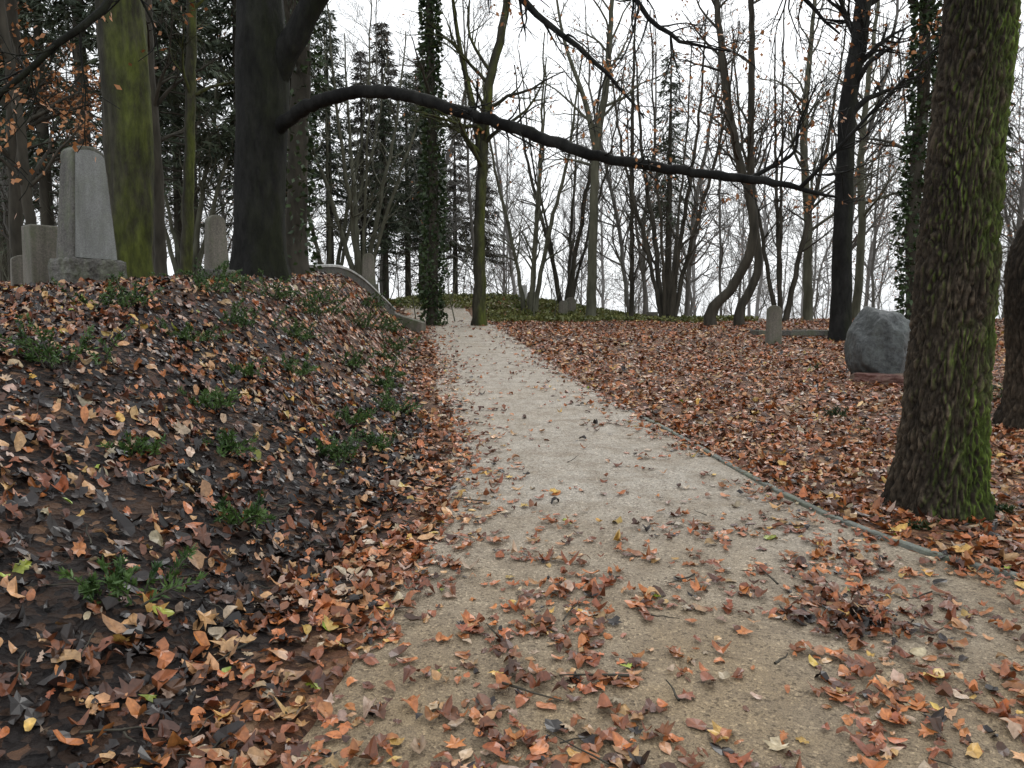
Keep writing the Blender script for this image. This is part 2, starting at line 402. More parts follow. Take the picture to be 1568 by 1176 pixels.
def smooth_path(pts, n):
    pts = np.array(pts, float); t0 = np.r_[0, np.cumsum(np.linalg.norm(np.diff(pts[:, :3], axis=0), axis=1))]
    P = np.concatenate([[2 * pts[0] - pts[1]], pts, [2 * pts[-1] - pts[-2]]])
    out = []
    for q in np.linspace(0, t0[-1], n):
        i = min(np.searchsorted(t0, q, 'right') - 1, len(pts) - 2); u = (q - t0[i]) / (t0[i + 1] - t0[i])
        a, b, c, d = P[i:i + 4]
        out.append(.5 * ((2 * b) + (-a + c) * u + (2 * a - 5 * b + 4 * c - d) * u * u + (-a + 3 * b - 3 * c + d) * u ** 3))
    return np.array(out)
def limb(mb, pts, n=30, k=10, kids=0, kL=1.5, klvl=2, t0=.3, tips=None, wig=.16, up=.04, jit=.0, kr=.45, nch=(9, 7, 5, 4), rmin=.004, lump=0):
    S = smooth_path(pts, n); P = S[:, :3].copy(); R = np.maximum(S[:, 3], .003)
    if jit: P[1:-1] += rng.normal(0, jit, (n - 2, 3))
    if lump: R = R * (1 + lump * rng.normal(size=n))
    mb.tube(P, R, k)
    T = np.gradient(P, axis=0)
    for j in range(kids):
        q = rng.uniform(t0, 1); ii = int(q * (n - 1))
        branch(mb, P[ii], nrm(T[ii]), kL * rng.uniform(.6, 1.2) * (1.2 - .5 * q), R[ii] * kr, klvl, 3, wig, up, nch, (8, 5, 4, 3, 3), tips, rmin)
    return P, R
def flare(x, y, r, pts, fl=1.22):
    z0 = float(H(x, y)); return [(x, y, z0 - .3, r * fl * 1.1), (x, y, z0 + .05, r * fl), (x, y, z0 + .45, r * 1.04)] + pts
def hang(mb, tips, n, L=.07, mat=1):
    if not tips: return
    C = np.array(tips)[rng.integers(0, len(tips), n)] + rng.normal(0, .05, (n, 3))
    D = rng.normal(size=(n, 3)) + np.array([0, 0, -.7])
    mb.diamonds(C, D, L * rng.uniform(.7, 1.3, n), L * .6, mat)

# organic trunk: fluted, knobbly cross-section for smooth-barked trees
def trunk(mb, pts, n=110, k=40, amp=.045, seed=0.0, root=.10):
    S = smooth_path(pts, n); P = S[:, :3]; R = S[:, 3]; a = np.arange(k) * 2 * math.pi / k
    V = np.zeros((n, k, 3)); zb = P[0, 2] + .3
    for i in range(n):
        h = P[i, 2] - zb; fl = math.exp(-max(h, 0) / .28)
        for j in range(k):
            cx, cy = math.cos(a[j]), math.sin(a[j])
            q = noise.noise((cx * 1.5 + seed, cy * 1.5, h * .45)) + .5 * noise.noise((cx * 4, cy * 4 + seed, h * .9)) + .25 * noise.noise((cx * 9, cy * 9, h * 4 + seed))
            rr = R[i] * (1 + amp * 1.6 * q) + fl * root * (.3 + max(0, math.sin(a[j] * 5 + seed)) + .6 * max(0, math.sin(a[j] * 3 + 2 + seed)))
            V[i, j] = (P[i, 0] + cx * rr, P[i, 1] + cy * rr, P[i, 2])
    i = np.arange(n - 1)[:, None] * k; j = np.arange(k)[None]; j2 = (j + 1) % k
    mb.add(V, np.stack([i + j, i + j2, i + k + j2, i + k + j], -1).reshape(-1, 4))
    return P, R
def kids_on(mb, P, R, kids, kL, t0, tips=None, kr=.4):
    T = np.gradient(P, axis=0); n = len(P)
    for j in range(kids):
        q = rng.uniform(t0, 1); ii = int(q * (n - 1))
        branch(mb, P[ii], nrm(T[ii]), kL * rng.uniform(.6, 1.2) * (1.2 - .5 * q), R[ii] * kr, 1, 3, .16, .04, (9, 7, 5, 4), (8, 5, 4, 3, 3), tips, .004)

# --- dark beech with the long low limb
mb = MB(); tips = []
bx, by = -3.87, 12.0; z0 = float(H(bx, by))
P, R = trunk(mb, [(bx, by, z0 - .3, .42), (bx, by, z0 + .3, .40), (-3.86, 12, 3.55, .385), (-3.8, 12, 4.5, .385), (-3.77, 12, 5.5, .39), (-3.78, 12, 6.5, .33), (-3.9, 12.2, 9, .27), (-3.8, 12.4, 13, .17), (-3.6, 12.3, 17, .05)], seed=3.1, amp=.07)
kids_on(mb, P, R, 16, 3.5, .45)
limb(mb, [(-3.72, 12, 5.0, .24), (-3.45, 11.95, 5.5, .21), (-3.24, 11.9, 5.85, .19), (-2.8, 11.8, 6.45, .17), (-1.8, 11.2, 7.4, .13), (-.9, 10.2, 7.5, .09), (-.4, 9.2, 6.5, .06), (-.1, 8.5, 5.3, .045), (.25, 8.2, 4.75, .035), (.65, 8, 4.35, .027), (1.05, 7.9, 3.95, .018), (1.3, 7.8, 3.6, .008)], 50, 10, 34, .9, 2, .5, tips, up=-.02, jit=.012)
limb(mb, [(-2.0, 11.3, 7.2, .10), (0, 10, 7.4, .07), (1.0, 9, 6.0, .045), (1.3, 8.5, 5.0, .03), (1.7, 8.2, 4.5, .02), (2.2, 8, 4.3, .008)], 40, 8, 36, 1.1, 2, .4, tips, up=-.02, jit=.012)
limb(mb, [(-1.8, 11.2, 7.4, .10), (.5, 9.5, 8, .06), (2.2, 8.5, 6.5, .04), (2.8, 8, 5.0, .025), (3.2, 7.8, 4.4, .01)], 40, 8, 36, 1.2, 2, .45, tips, up=-.03, jit=.012)
limb(mb, [(-3.85, 12, 4.0, .17), (-3.62, 11.9, 4.38, .135), (-3.42, 11.8, 4.55, .112), (-2.93, 11.5, 4.72, .10), (-2.34, 11.2, 4.80, .092), (-1.74, 10.9, 4.74, .086), (-1.17, 10.6, 4.55, .082), (-.63, 10.3, 4.31, .078), (-.03, 10, 4.06, .075), (.53, 9.7, 3.79, .07), (1.06, 9.4, 3.56, .065), (1.65, 9.1, 3.38, .058), (2.11, 8.8, 3.25, .052), (2.61, 8.5, 3.13, .045), (2.9, 8.3, 3.03, .032), (3.1, 8.2, 2.95, .024), (3.35, 8.1, 2.88, .012)], 90, 12, 30, .7, 2, .45, tips, wig=.2, jit=.009, kr=.2, up=.02, lump=.04)
limb(mb, [(3.0, 8.25, 2.98, .026), (3.1, 8.15, 3.1, .022), (3.28, 8.1, 3.3, .02), (3.67, 8, 3.75, .017), (4.13, 7.8, 4.25, .012), (4.7, 7.6, 4.8, .006)], 25, 6, 22, .8, 2, .1, tips, wig=.2)
limb(mb, [(2.55, 8.55, 3.13, .03), (2.75, 8.5, 3.24, .025), (3.0, 8.4, 3.4, .018), (3.05, 8.4, 3.7, .012), (3.2, 8.3, 4.1, .006)], 20, 6, 12, .8, 2, .2, tips, wig=.2)
tl = []
limb(mb, [(-3.8, 12, 8.3, .12), (-3.3, 9.5, 8.2, .09), (-3.0, 7.5, 6.0, .055), (-3.15, 6.3, 4.15, .032), (-3.5, 6.1, 3.7, .027), (-3.9, 6.0, 3.3, .022), (-4.4, 5.9, 2.9, .012), (-4.9, 5.8, 2.6, .006)], 40, 8, 30, 1.0, 2, .45, tl, up=0, jit=.01)
hang(mb, tips, 850, .06); hang(mb, tl, 420, .06)
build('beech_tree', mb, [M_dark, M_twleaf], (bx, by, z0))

# --- furrowed trunks on the right
def bark_trunk(name, base, cl, mat, k=280, n=460, amp=.028, fx=24, fz=4.2, fl_=.05):
    S = smooth_path(cl, n); P = S[:, :3]; R = S[:, 3]
    a = np.arange(k) * 2 * math.pi / k
    V = np.zeros((n, k, 3)); E = np.zeros((n, k)); z0 = base[2]
    for i in range(n):
        h = P[i, 2] - z0; fl = math.exp(-max(h, 0) / .22)
        for j in range(k):
            cx, cy = math.cos(a[j]), math.sin(a[j])
            w1 = 1.3 * noise.noise((cx * 4, cy * 4, h * 3)); w2 = .8 * noise.noise((cx * 10 + 5, cy * 10, h * 9))
            dd = noise.voronoi(Vector((cx * R[i] * fx + w1 + w2, cy * R[i] * fx + w2 - w1, h * fz + w1)))[0]
            ev = min((dd[1] - dd[0]) * 2.2, 1.0)
            rd = min(1.0, abs(noise.noise((cx * R[i] * 30 + w2, cy * R[i] * 30, h * 6 + w1))) * 5 + .1)
            nf = noise.noise((cx * 14, cy * 14, h * 22)); n4 = noise.noise((cx * 34, cy * 34, h * 50))
            e = ev * (.45 + .55 * rd)
            lo = noise.noise((cx * 1.6, cy * 1.6, h * .8))
            rr = R[i] * (1 + .08 * lo) + amp * (e - .5) + .010 * nf + .005 * n4
            rr += fl * (fl_ + .05 * max(0, math.sin(a[j] * 5 + 1.0)) + .02 * math.sin(a[j] * 3))
            E[i, j] = (.34 + .85 * e) * (.9 + .45 * nf + .25 * n4)  # vertex colour: shade painted into furrows, plus random bark tone
            V[i, j] = (P[i, 0] + cx * rr, P[i, 1] + cy * rr, P[i, 2])
    m = MB(); i = np.arange(n - 1)[:, None] * k; j = np.arange(k)[None]; j2 = (j + 1) % k
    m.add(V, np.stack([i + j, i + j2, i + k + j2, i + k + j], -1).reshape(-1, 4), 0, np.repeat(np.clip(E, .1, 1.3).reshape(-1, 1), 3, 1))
    top = P[-1]
    limb(m, [(*top, R[-1]), (top[0] + .1, top[1], top[2] + 3, R[-1] * .8), (top[0], top[1] + .2, top[2] + 7, .05)], 20, 14, 12, 3.5, 1, .05)
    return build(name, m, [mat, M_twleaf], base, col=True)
bx, by = 2.90, 5.15; z0 = float(H(bx, by))
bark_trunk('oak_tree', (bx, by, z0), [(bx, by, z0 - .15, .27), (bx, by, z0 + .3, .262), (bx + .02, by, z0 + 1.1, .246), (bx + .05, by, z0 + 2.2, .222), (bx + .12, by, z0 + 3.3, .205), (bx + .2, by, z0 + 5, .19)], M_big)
bx, by = 5.25, 7.6; z0 = float(H(bx, by))
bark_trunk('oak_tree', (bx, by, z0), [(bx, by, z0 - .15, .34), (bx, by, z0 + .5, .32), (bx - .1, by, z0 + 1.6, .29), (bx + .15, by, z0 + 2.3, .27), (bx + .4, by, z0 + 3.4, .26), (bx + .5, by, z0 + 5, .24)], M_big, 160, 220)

# --- mossy tree left
mb = MB(); bx, by = -6.4, 13.0; z0 = float(H(bx, by)); tl = []
P, R = trunk(mb, [(bx, by, z0 - .3, .40), (bx, by, z0 + .3, .385), (-6.32, 13, 3.7, .37), (-6.3, 13, 5.25, .37), (-6.36, 13, 6.8, .35), (-6.6, 13, 10, .28), (-6.6, 13.2, 15, .1)], seed=8.7, amp=.10)
kids_on(mb, P, R, 14, 3.5, .5, tl); hang(mb, tl, 500, .09)
build('hornbeam_tree', mb, [M_moss, M_twleaf], (bx, by, z0))

def bare(name, x, y, r, pts, mat, kids=12, kL=3.0, t0=.35, orange=0, ivy=0, klvl=1, nch=(9, 7, 6, 4), k=10, extra=()):
    mb = MB(); tips = []
    P, R = limb(mb, flare(x, y, r, pts, 1.3), 40, k, kids, kL, klvl, t0, tips, nch=nch, jit=.012)
    for e in extra: limb(mb, e, 25, 7, max(4, kids // 2), kL * .7, 2, .2, tips)
    if orange: hang(mb, tips, orange, .10)
    if ivy:
        n = ivy; q = rng.random(n) ** .9 * .8; ii = (q * 39).astype(int); a = rng.uniform(0, 6.283, n)
        lump = .06 + .26 * vnoise(q * 30 + x, a * 1.2) * (1 - .5 * q)
        rr = R[ii] + lump * rng.uniform(.2, 1, n)
        C = P[ii] + np.stack([np.cos(a) * rr, np.sin(a) * rr, rng.uniform(-.25, .25, n)], 1)
        D = np.stack([np.cos(a), np.sin(a), rng.normal(-.3, .6, n)], 1) + rng.normal(0, .5, (n, 3))
        mb.diamonds(C, D, rng.uniform(.07, .16, n), rng.uniform(.06, .12, n), 2)
    return build(name, mb, [mat, M_twleaf, M_ivy], (x, y, float(H(x, y))))

bare('ivy_clad_tree', -2.25, 22, .15, [(-2.2, 22, 5, .14), (-2.25, 22, 9, .12), (-2.2, 22, 13, .09), (-2.1, 22, 17, .03)], M_brown, 12, 1.8, .4, ivy=6000)
bare('ash_tree', -.92, 22, .19, [(-.9, 22, 4, .16), (-.82, 22, 6.2, .15), (-.6, 22, 8.2, .13), (-.2, 22, 10, .11), (.4, 22, 14, .04)], M_moss, 14, 2.6, .35, extra=[[(-.85, 22, 6.2, .11), (-1.1, 22, 7.6, .09), (-1.5, 22, 9.5, .06), (-1.8, 22, 12, .02)]])
bare('ash_tree', 2.55, 25, .16, [(2.6, 25, 5, .14), (2.68, 25, 7.2, .13), (3.0, 25, 9.5, .10), (3.2, 25, 14, .03)], M_mid, 16, 3.0, .42, orange=250, extra=[[(2.65, 25, 7, .10), (2.3, 25, 8.5, .08), (1.6, 25, 10.5, .05), (1.2, 25, 13, .02)]])
bare('larch_tree', 4.0, 26, .08, [(3.98, 26, 5, .07), (3.95, 26, 8, .06), (4.0, 26, 12, .02)], M_brown, 34, .9, .15, klvl=2)
bare('birch_tree', 5.25, 20.5, .14, [(5.75, 20.3, 2.5, .125), (6.1, 20, 3.4, .12), (6.1, 20, 4.5, .11), (5.55, 20, 6.5, .095), (5.2, 20, 8.8, .08), (4.8, 20, 12, .03)], M_brown, 20, 2.4, .3, orange=350)
bare('birch_tree', 6.15, 21, .12, [(6.6, 21, 2.9, .11), (6.5, 21, 4.2, .10), (6.35, 21, 6, .09), (6.3, 21, 9, .08), (6.1, 21, 13, .03)], M_brown, 20, 2.4, .3, orange=250)
bare('oak_tree', 7.2, 17, .22, [(7.18, 17, 4.3, .19), (7.22, 17, 6.4, .175), (7.5, 17, 8.6, .16), (7.8, 17, 13, .05)], M_dark, 20, 2.2, .3, orange=250)
bare('ash_tree', 9.9, 26, .15, [(9.8, 26, 5, .13), (9.6, 26, 8, .11), (9.9, 26, 13, .04)], M_mid, 18, 3, .3, orange=200)
bare('ash_tree', 12.4, 28, .15, [(12.5, 28, 5, .13), (12.4, 28, 8, .11), (12.9, 28, 14, .04)], M_mid, 16, 3, .3, orange=150)
bare('ivy_clad_tree', 9.3, 18, .15, [(9.2, 18, 4, .14), (9.3, 18, 7, .13), (9.2, 18, 12, .05)], M_brown, 16, 2.4, .3, ivy=3400)
bare('ivy_clad_tree', 11.6, 21, .18, [(11.6, 21, 4, .17), (11.5, 21, 7, .15), (11.6, 21, 12, .05)], M_brown, 14, 2.4, .3, ivy=3500)
bare('lime_tree', -4.15, 15, .22, [(-4.1, 15, 4, .19), (-4.0, 15, 6, .18), (-3.9, 15, 8, .15), (-3.6, 15, 13, .05)], M_brown, 16, 2.4, .35, ivy=1500)
bare('lime_tree', -7.1, 17, .13, [(-6.95, 17, 5, .11), (-6.8, 17, 8, .10), (-6.6, 17, 13, .04)], M_moss, 14, 2.4, .4)
bare('lime_tree', -8.1, 18, .13, [(-8.1, 18, 5, .12), (-8.2, 18, 8, .11), (-8.2, 18, 13, .05)], M_brown, 14, 2.4, .35)
bare('lime_tree', -10.1, 16, .13, [(-10.1, 16, 5, .12), (-10.0, 16, 8, .11), (-10.2, 16, 12, .04)], M_brown, 18, 2.6, .2, orange=1700)
bare('lime_tree', -9.2, 15, .10, [(-9.3, 15, 5, .09), (-9.6, 15, 8, .08), (-9.7, 15, 12, .04)], M_brown, 18, 2.6, .2, orange=1700)
for (x, y, ns, sp, mt, og) in [(4.9, 24.5, 6, 1.7, M_brown, 120), (2.0, 29, 5, 1.8, M_brown, 60), (-5.2, 27, 6, 2.2, M_mid, 0), (-7.0, 30, 5, 2, M_mid, 0), (.6, 27, 4, 1.5, M_mid, 0), (8.3, 24, 4, 1.4, M_brown, 150), (13.5, 24, 5, 1.6, M_brown, 100), (-10, 24, 5, 2, M_mid, 0)]:
    mb = MB(); tips = []; z0 = float(H(x, y))
    for s_ in range(ns):
        a = s_ * 6.283 / ns + rng.uniform(-.4, .4); c_, q_ = math.cos(a) * sp, math.sin(a) * sp * .7; r = rng.uniform(.05, .09)
        limb(mb, [(x + c_ * .08, y + q_ * .08, z0 - .2, r * 1.4), (x + c_ * .25, y + q_ * .25, z0 + 1.2, r), (x + c_ * .5, y + q_ * .5, z0 + 3, r * .85), (x + c_ * .9, y + q_ * .9, z0 + 5.5, r * .6), (x + c_ * 1.2, y + q_ * 1.2, z0 + 9, .02)], 24, 7, 14, 1.9, 2, .2, tips, jit=.02)
    hang(mb, tips, og, .10)
    build('hazel_tree', mb, [mt, M_twleaf], (x, y, z0))

# --- background wood: shared tree meshes, grouped belts
def template(name, h, r, lean, mat, orange=0):
    mb = MB(); tips = []
    limb(mb, [(0, 0, -.5, r * 1.3), (0, 0, .5, r), (lean * .3, 0, h * .35, r * .8), (lean * .8, lean * .3, h * .65, r * .5), (lean, lean * .3, h, .02)], 20, 6, 26, h * .26, 1, .15, tips, nch=(9, 7, 6, 4), rmin=.006, jit=.03)
    if orange: hang(mb, tips, orange, .15)
    return mesh_from(name, mb, [mat, M_twleaf])
TPL = [template('woodland_tree_mesh', rng.uniform(11, 16), rng.uniform(.06, .13), rng.uniform(-2.5, 2.5), M_wood, 160 if q < 3 else 0) for q in range(7)]
def remat(ms, mat):
    out = []
    for m in ms:
        c = m.copy(); c.materials[0] = mat; out.append(c)
    return out
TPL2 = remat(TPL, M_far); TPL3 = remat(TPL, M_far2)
def belt(name, n, y0, y1, xw, tpl, smin=.8, smax=1.25):
    e = obj(name, None)
    for i in range(n):
        y = rng.uniform(y0, y1); hw = .72 * y + xw; x = rng.uniform(-hw, hw); s_ = rng.uniform(smin, smax)
        obj('tree_%d' % i, tpl[rng.integers(len(tpl))], (x, y, float(H(x, y))), (0, 0, rng.uniform(0, 6.28)), (s_, s_, s_), e)
belt('woodland_trees', 36, 30, 46, 4, TPL)
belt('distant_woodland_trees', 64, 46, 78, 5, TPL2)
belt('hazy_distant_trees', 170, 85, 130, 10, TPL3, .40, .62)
mb = MB()
for i in range(150):
    y = rng.uniform(24, 42); x = rng.uniform(-.7 * y, .7 * y); z0 = float(H(x, y))
    grow(mb, np.array([x, y, z0 - .1]), nrm(np.array([rng.normal(0, .2), rng.normal(0, .2), 1])), rng.uniform(1.5, 5), .022, 2, 3, .14, .06, (9, 6, 8, 4))
build('undergrowth_saplings', mb, [M_mid])

# --- spruces
def spruce(h, rad, z1=.1, dens=1.0):
    mb = MB(); mb.tube([(0, 0, -.4), (0, 0, h * .5), (0, 0, h)], [.015 * h, .010 * h, .01], 8)
    C = []; D = []; z = h * z1 * .5
    while z < h - .15:
        f = 1 - z / h; nb = int(6 + 2 * rng.random()); low = z < h * z1
        for b in range(nb):
            a = rng.uniform(0, 6.283); L = rad * (f ** .75) * rng.uniform(.65, 1.15) + .12
            if low: L *= .6
            n = 6; s_ = np.linspace(0, 1, n); dr = rng.uniform(.10, .35)
            P = np.stack([np.cos(a) * L * s_, np.sin(a) * L * s_, z + rng.uniform(-.15, .15) - dr * L * s_ + .25 * dr * L * s_ ** 2], 1)
            if f > .12: mb.tube(P, np.linspace(.018, .004, n) * (.5 + f), 3)
            m = int((8 + 26 * L / 2) * dens * (.12 if low else 1)); u = rng.uniform(.12, 1, m); base = np.stack([np.interp(u, s_, P[:, i]) for i in range(3)], 1)
            side = rng.choice([-1, 1], m); dirv = np.stack([np.cos(a + side * .9), np.sin(a + side * .9), rng.uniform(-1.1, .0, m)], 1)
            C.append(base); D.append(dirv)
        z += rng.uniform(.25, .5)
    C = np.concatenate(C); D = np.concatenate(D); n = len(C)
    for q in range(2):
        mb.diamonds(C + rng.normal(0, .05, C.shape), D + rng.normal(0, .25, D.shape), rng.uniform(.2, .45, n), rng.uniform(.035, .08, n), 1)
    return mesh_from('spruce_mesh', mb, [M_brown, M_spruce])
SP = [spruce(15, 2.5, .34, .9), spruce(13, 2.1, .28, .9), spruce(17, 2.6, .42, .9)]
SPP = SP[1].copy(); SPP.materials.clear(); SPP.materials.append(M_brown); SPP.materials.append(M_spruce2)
spl = [(-10, 22, 0, 1.1), (-8.6, 25, 1, 1.15), (-13, 24, 2, 1), (-11.4, 28, 0, 1.1), (-16, 27, 1, 1.2), (-7.2, 26, 2, .85), (-9.6, 32, 1, 1.2), (-14, 33, 0, 1.1), (-19, 30, 2, 1), (-18, 38, 0, 1.2), (-23, 36, 1, 1.2), (-5.0, 31, 1, .62), (-12, 40, 2, 1.1), (-8.6, 37, 0, .9), (-26, 40, 0, 1.2), (-3.7, 34, 1, .75), (-4.8, 36, 0, .72)]
for x, y, k_, s_ in spl: obj('spruce_tree', SP[k_], (x, y, float(H(x, y))), (0, 0, rng.uniform(0, 6)), (s_, s_, s_))
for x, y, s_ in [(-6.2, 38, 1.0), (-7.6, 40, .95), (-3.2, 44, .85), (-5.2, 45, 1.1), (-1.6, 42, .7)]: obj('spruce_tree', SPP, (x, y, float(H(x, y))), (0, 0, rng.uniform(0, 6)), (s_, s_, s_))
slim = spruce(11, 1.3, .35, .4)
for x, y, s_ in [(5.4, 27, .85), (12.9, 22, 1.0), (14.5, 25, 1.1), (16, 22, 1.1)]: obj('spruce_tree', slim, (x, y, float(H(x, y))), (0, 0, rng.uniform(0, 6)), (s_, s_, s_))

# --- low plants
mb = MB(); n = 30000
x = rng.uniform(-5, 8, n); y = rng.uniform(23.6, 31, n); k_ = (fbm(x * .5, y * .5) + .25 * (1 - sst(0, 7, np.abs(x - .5))) > .55) & ((x > xr(y) + .3) | (y > 27.5))
x, y = x[k_], y[k_]; n = len(x)
mb.diamonds(np.stack([x, y, H(x, y) + rng.uniform(0, .14, n)], 1), rng.normal(size=(n, 3)) + [0, 0, .4], rng.uniform(.06, .13, n), rng.uniform(.05, .10, n), 0)
build('ground_ivy', mb, [M_cover])
def yew(x, y, s_, n=620, name='yew_shrub', mat=None):
    mb = MB(); z0 = float(H(x, y)); C = []; D = []
    for j in range(int(10 + 26 * s_)):
        a = rng.uniform(0, 6.28); el = rng.uniform(.4, 1.3); L = s_ * rng.uniform(.5, 1.15)
        d = np.array([math.cos(a) * math.cos(el), math.sin(a) * math.cos(el), math.sin(el)])
        p0 = np.array([x, y, z0]) + np.array([rng.normal(0, s_ * .3), rng.normal(0, s_ * .25), -.02]); P = np.array([p0 + d * L * q + UP * -.25 * L * q * q for q in np.linspace(0, 1, 5)])
        mb.tube(P, np.linspace(.006, .002, 5), 4)
        m = max(10, n // 12); u = rng.uniform(.1, 1, m); b = np.stack([np.interp(u, np.linspace(0, 1, 5), P[:, i]) for i in range(3)], 1)
        C.append(b); D.append(rng.normal(0, .8, (m, 3)) + d)
    C = np.concatenate(C); D = np.concatenate(D)
    mb.diamonds(C, D, rng.uniform(.03, .055, len(C)), .009 + .012 * s_, 1)
    build(name, mb, [M_brown, mat or M_yew], (x, y, z0))
for x, y, s_ in [(-3.75, 7.4, .44), (-3.3, 5.5, .50), (-2.95, 8.4, .42), (-3.9, 10.2, .48), (-3.2, 10.4, .52), (-2.8, 10.8, .50), (-1.72, 3.35, .27), (-1.95, 5.2, .22), (-1.4, 5.9, .36), (-1.3, 8.2, .36), (-2.2, 7.8, .28), (-2.0, 9.6, .34), (-1.6, 4.35, .2), (-2.35, 5.9, .26), (-2.4, 12.5, .5), (-2.9, 12.0, .5), (-1.5, 7.0, .26), (-1.85, 11.5, .38), (-2.4, 6.9, .24), (-2.3, 4.7, .18), (-3.5, 9.2, .46), (-1.55, 9.4, .30), (-2.6, 9.4, .36), (-2.3, 14, .5), (-2.7, 14.2, .5), (-2.0, 13, .4), (-1.15, 6.6, .22), (-1.7, 10.4, .32), (-3.0, 7.2, .32)]:
    yew(x, y, s_)
for x, y, s_ in [(3.45, 8.2, .16), (3.2, 5.0, .12), (2.55, 4.72, .08), (4.7, 12, .14), (6.5, 9.6, .35), (6.0, 9.2, .3), (5.4, 8.9, .25), (-6.5, 10.6, .12), (4.0, 6.9, .12), (3.3, 4.75, .1)]:
    yew(x, y, s_, 300, 'ivy_plant', M_ivy)

# ------------------------------------------------------------------ gravestones
M_gran = stone('grey_granite', (.15, .155, .15), (.31, .32, .31), scale=90, rough=.5, lf=.3)
M_rough = stone('rough_granite', (.06, .058, .052), (.18, .17, .155), scale=40, lf=.6, bumpd=.02)
M_sand = stone('weathered_sandstone', (.10, .092, .075), (.22, .20, .165), lich=(.09, .11, .05), scale=50, lf=.8)
M_pale = stone('pale_marble', (.46, .46, .44), (.62, .62, .60), scale=30, lf=.3)
M_bould = stone('boulder_stone', (.04, .045, .047), (.12, .13, .13), lich=(.22, .25, .23), scale=22, rough=.45, lf=.5, bumpd=.03)
M_red = stone('red_slab', (.12, .05, .04), (.24, .13, .11), scale=30, lf=.5)

def slab(name, prof, t0, t1, mat, parent, zoff=0, bev=.012, rough=0, yoff=0, z_top=None):
    prof = np.array(prof, float); n = len(prof); zt = prof[:, 1].max() if z_top is None else z_top
    th = t0 + (t1 - t0) * np.clip(prof[:, 1] / zt, 0, 1)
    f = np.stack([prof[:, 0], -th / 2, prof[:, 1]], 1); b = np.stack([prof[:, 0], th / 2, prof[:, 1]], 1)
    me = bpy.data.meshes.new(name)
    faces = [list(range(n)), list(range(2 * n - 1, n - 1, -1))] + [[(i + 1) % n, i, n + i, n + (i + 1) % n] for i in range(n)]
    me.from_pydata([tuple(v) for v in np.concatenate([f, b])], [], faces)
    me.materials.append(mat); o = obj(name, me, (0, yoff, zoff), parent=parent)
    bv = o.modifiers.new('b', 'BEVEL'); bv.width = bev; bv.segments = 2; bv.limit_method = 'ANGLE'; bv.angle_limit = math.radians(35)
    if rough:
        rm = o.modifiers.new('r', 'REMESH'); rm.mode = 'VOXEL'; rm.voxel_size = .02
        tx = bpy.data.textures.new('roughtex', 'CLOUDS'); tx.noise_scale = .09; tx.noise_depth = 3
        dm = o.modifiers.new('d', 'DISPLACE'); dm.texture = tx; dm.strength = rough; dm.mid_level = .5
    return o
def box(w, h): return [(-w / 2, 0), (w / 2, 0), (w / 2, h), (-w / 2, h)]
def arch(w0, w1, h, rise, n=12):
    p = [(-w0 / 2, 0), (w0 / 2, 0)]
    for i in range(n + 1):
        a = math.pi * i / n; p.append((w1 / 2 * math.cos(a), h - rise + rise * math.sin(a)))
    return p
def grave(x, y, rot, parts, name='gravestone', dz=0):
    e = obj(name, None, (x, y, float(H(x, y)) + dz), (0, 0, math.radians(rot)))
    for p in parts: slab(parent=e, **p)
    return e
grave(-5.38, 9.9, 60, [
    dict(name='base', prof=box(.74, .50), t0=.54, t1=.50, mat=M_rough, zoff=-.08, bev=.03, rough=.06),
    dict(name='stele', prof=arch(.60, .42, 1.42, .11, 10), t0=.38, t1=.27, mat=M_rough, zoff=.40, bev=.018, z_top=1.42, rough=.012),
    dict(name='face_panel', prof=arch(.54, .375, 1.34, .095, 10), t0=.012, t1=.012, mat=M_gran, zoff=.425, bev=.003, yoff=-.168),
], dz=-.12)
fp = [o for o in bpy.data.objects if o.name.startswith('face_panel')][0]; fp.rotation_euler[0] = math.radians(-2.25); fp.location.y = -.196
grave(-6.35, 10.6, 50, [dict(name='block', prof=box(.42, .92), t0=.36, t1=.33, mat=M_sand, zoff=.0, bev=.02), dict(name='plinth', prof=box(.56, .16), t0=.5, t1=.5, mat=M_rough, zoff=-.08)], dz=-.06)
grave(-7.0, 11.2, 40, [dict(name='block', prof=arch(.34, .32, .56, .08), t0=.16, t1=.15, mat=M_sand), dict(name='plinth', prof=box(.5, .12), t0=.3, t1=.3, mat=M_rough, zoff=-.06)])
grave(-4.05, 10.7, 48, [dict(name='stele', prof=arch(.30, .24, .76, .11), t0=.16, t1=.14, mat=M_sand, zoff=.16, bev=.02), dict(name='plinth', prof=box(.42, .28), t0=.30, t1=.28, mat=M_rough, zoff=-.10, bev=.02)], dz=-.04)
grave(-3.75, 20.4, 15, [dict(name='stele', prof=arch(.36, .28, .82, .12), t0=.2, t1=.16, mat=M_sand, zoff=.1), dict(name='plinth', prof=box(.48, .2), t0=.32, t1=.32, mat=M_rough, zoff=-.08)])
grave(5.4, 16, -18, [dict(name='stele', prof=arch(.33, .30, .82, .12), t0=.15, t1=.14, mat=M_sand, bev=.015)], dz=-.03)
grave(1.75, 26.5, -10, [dict(name='stele', prof=arch(.32, .3, .55, .12), t0=.14, t1=.14, mat=M_sand)])
grave(2.05, 27.2, 8, [dict(name='stele', prof=arch(.38, .36, .6, .14), t0=.14, t1=.14, mat=M_sand)])
grave(.7, 28.2, 0, [dict(name='stele', prof=arch(.32, .3, .55, .1), t0=.14, t1=.14, mat=M_sand)])
grave(.4, 29, 10, [dict(name='stele', prof=box(.3, .6), t0=.14, t1=.14, mat=M_pale)])
grave(4.6, 25.5, 10, [dict(name='stele', prof=box(.35, .3), t0=.2, t1=.2, mat=M_sand)])
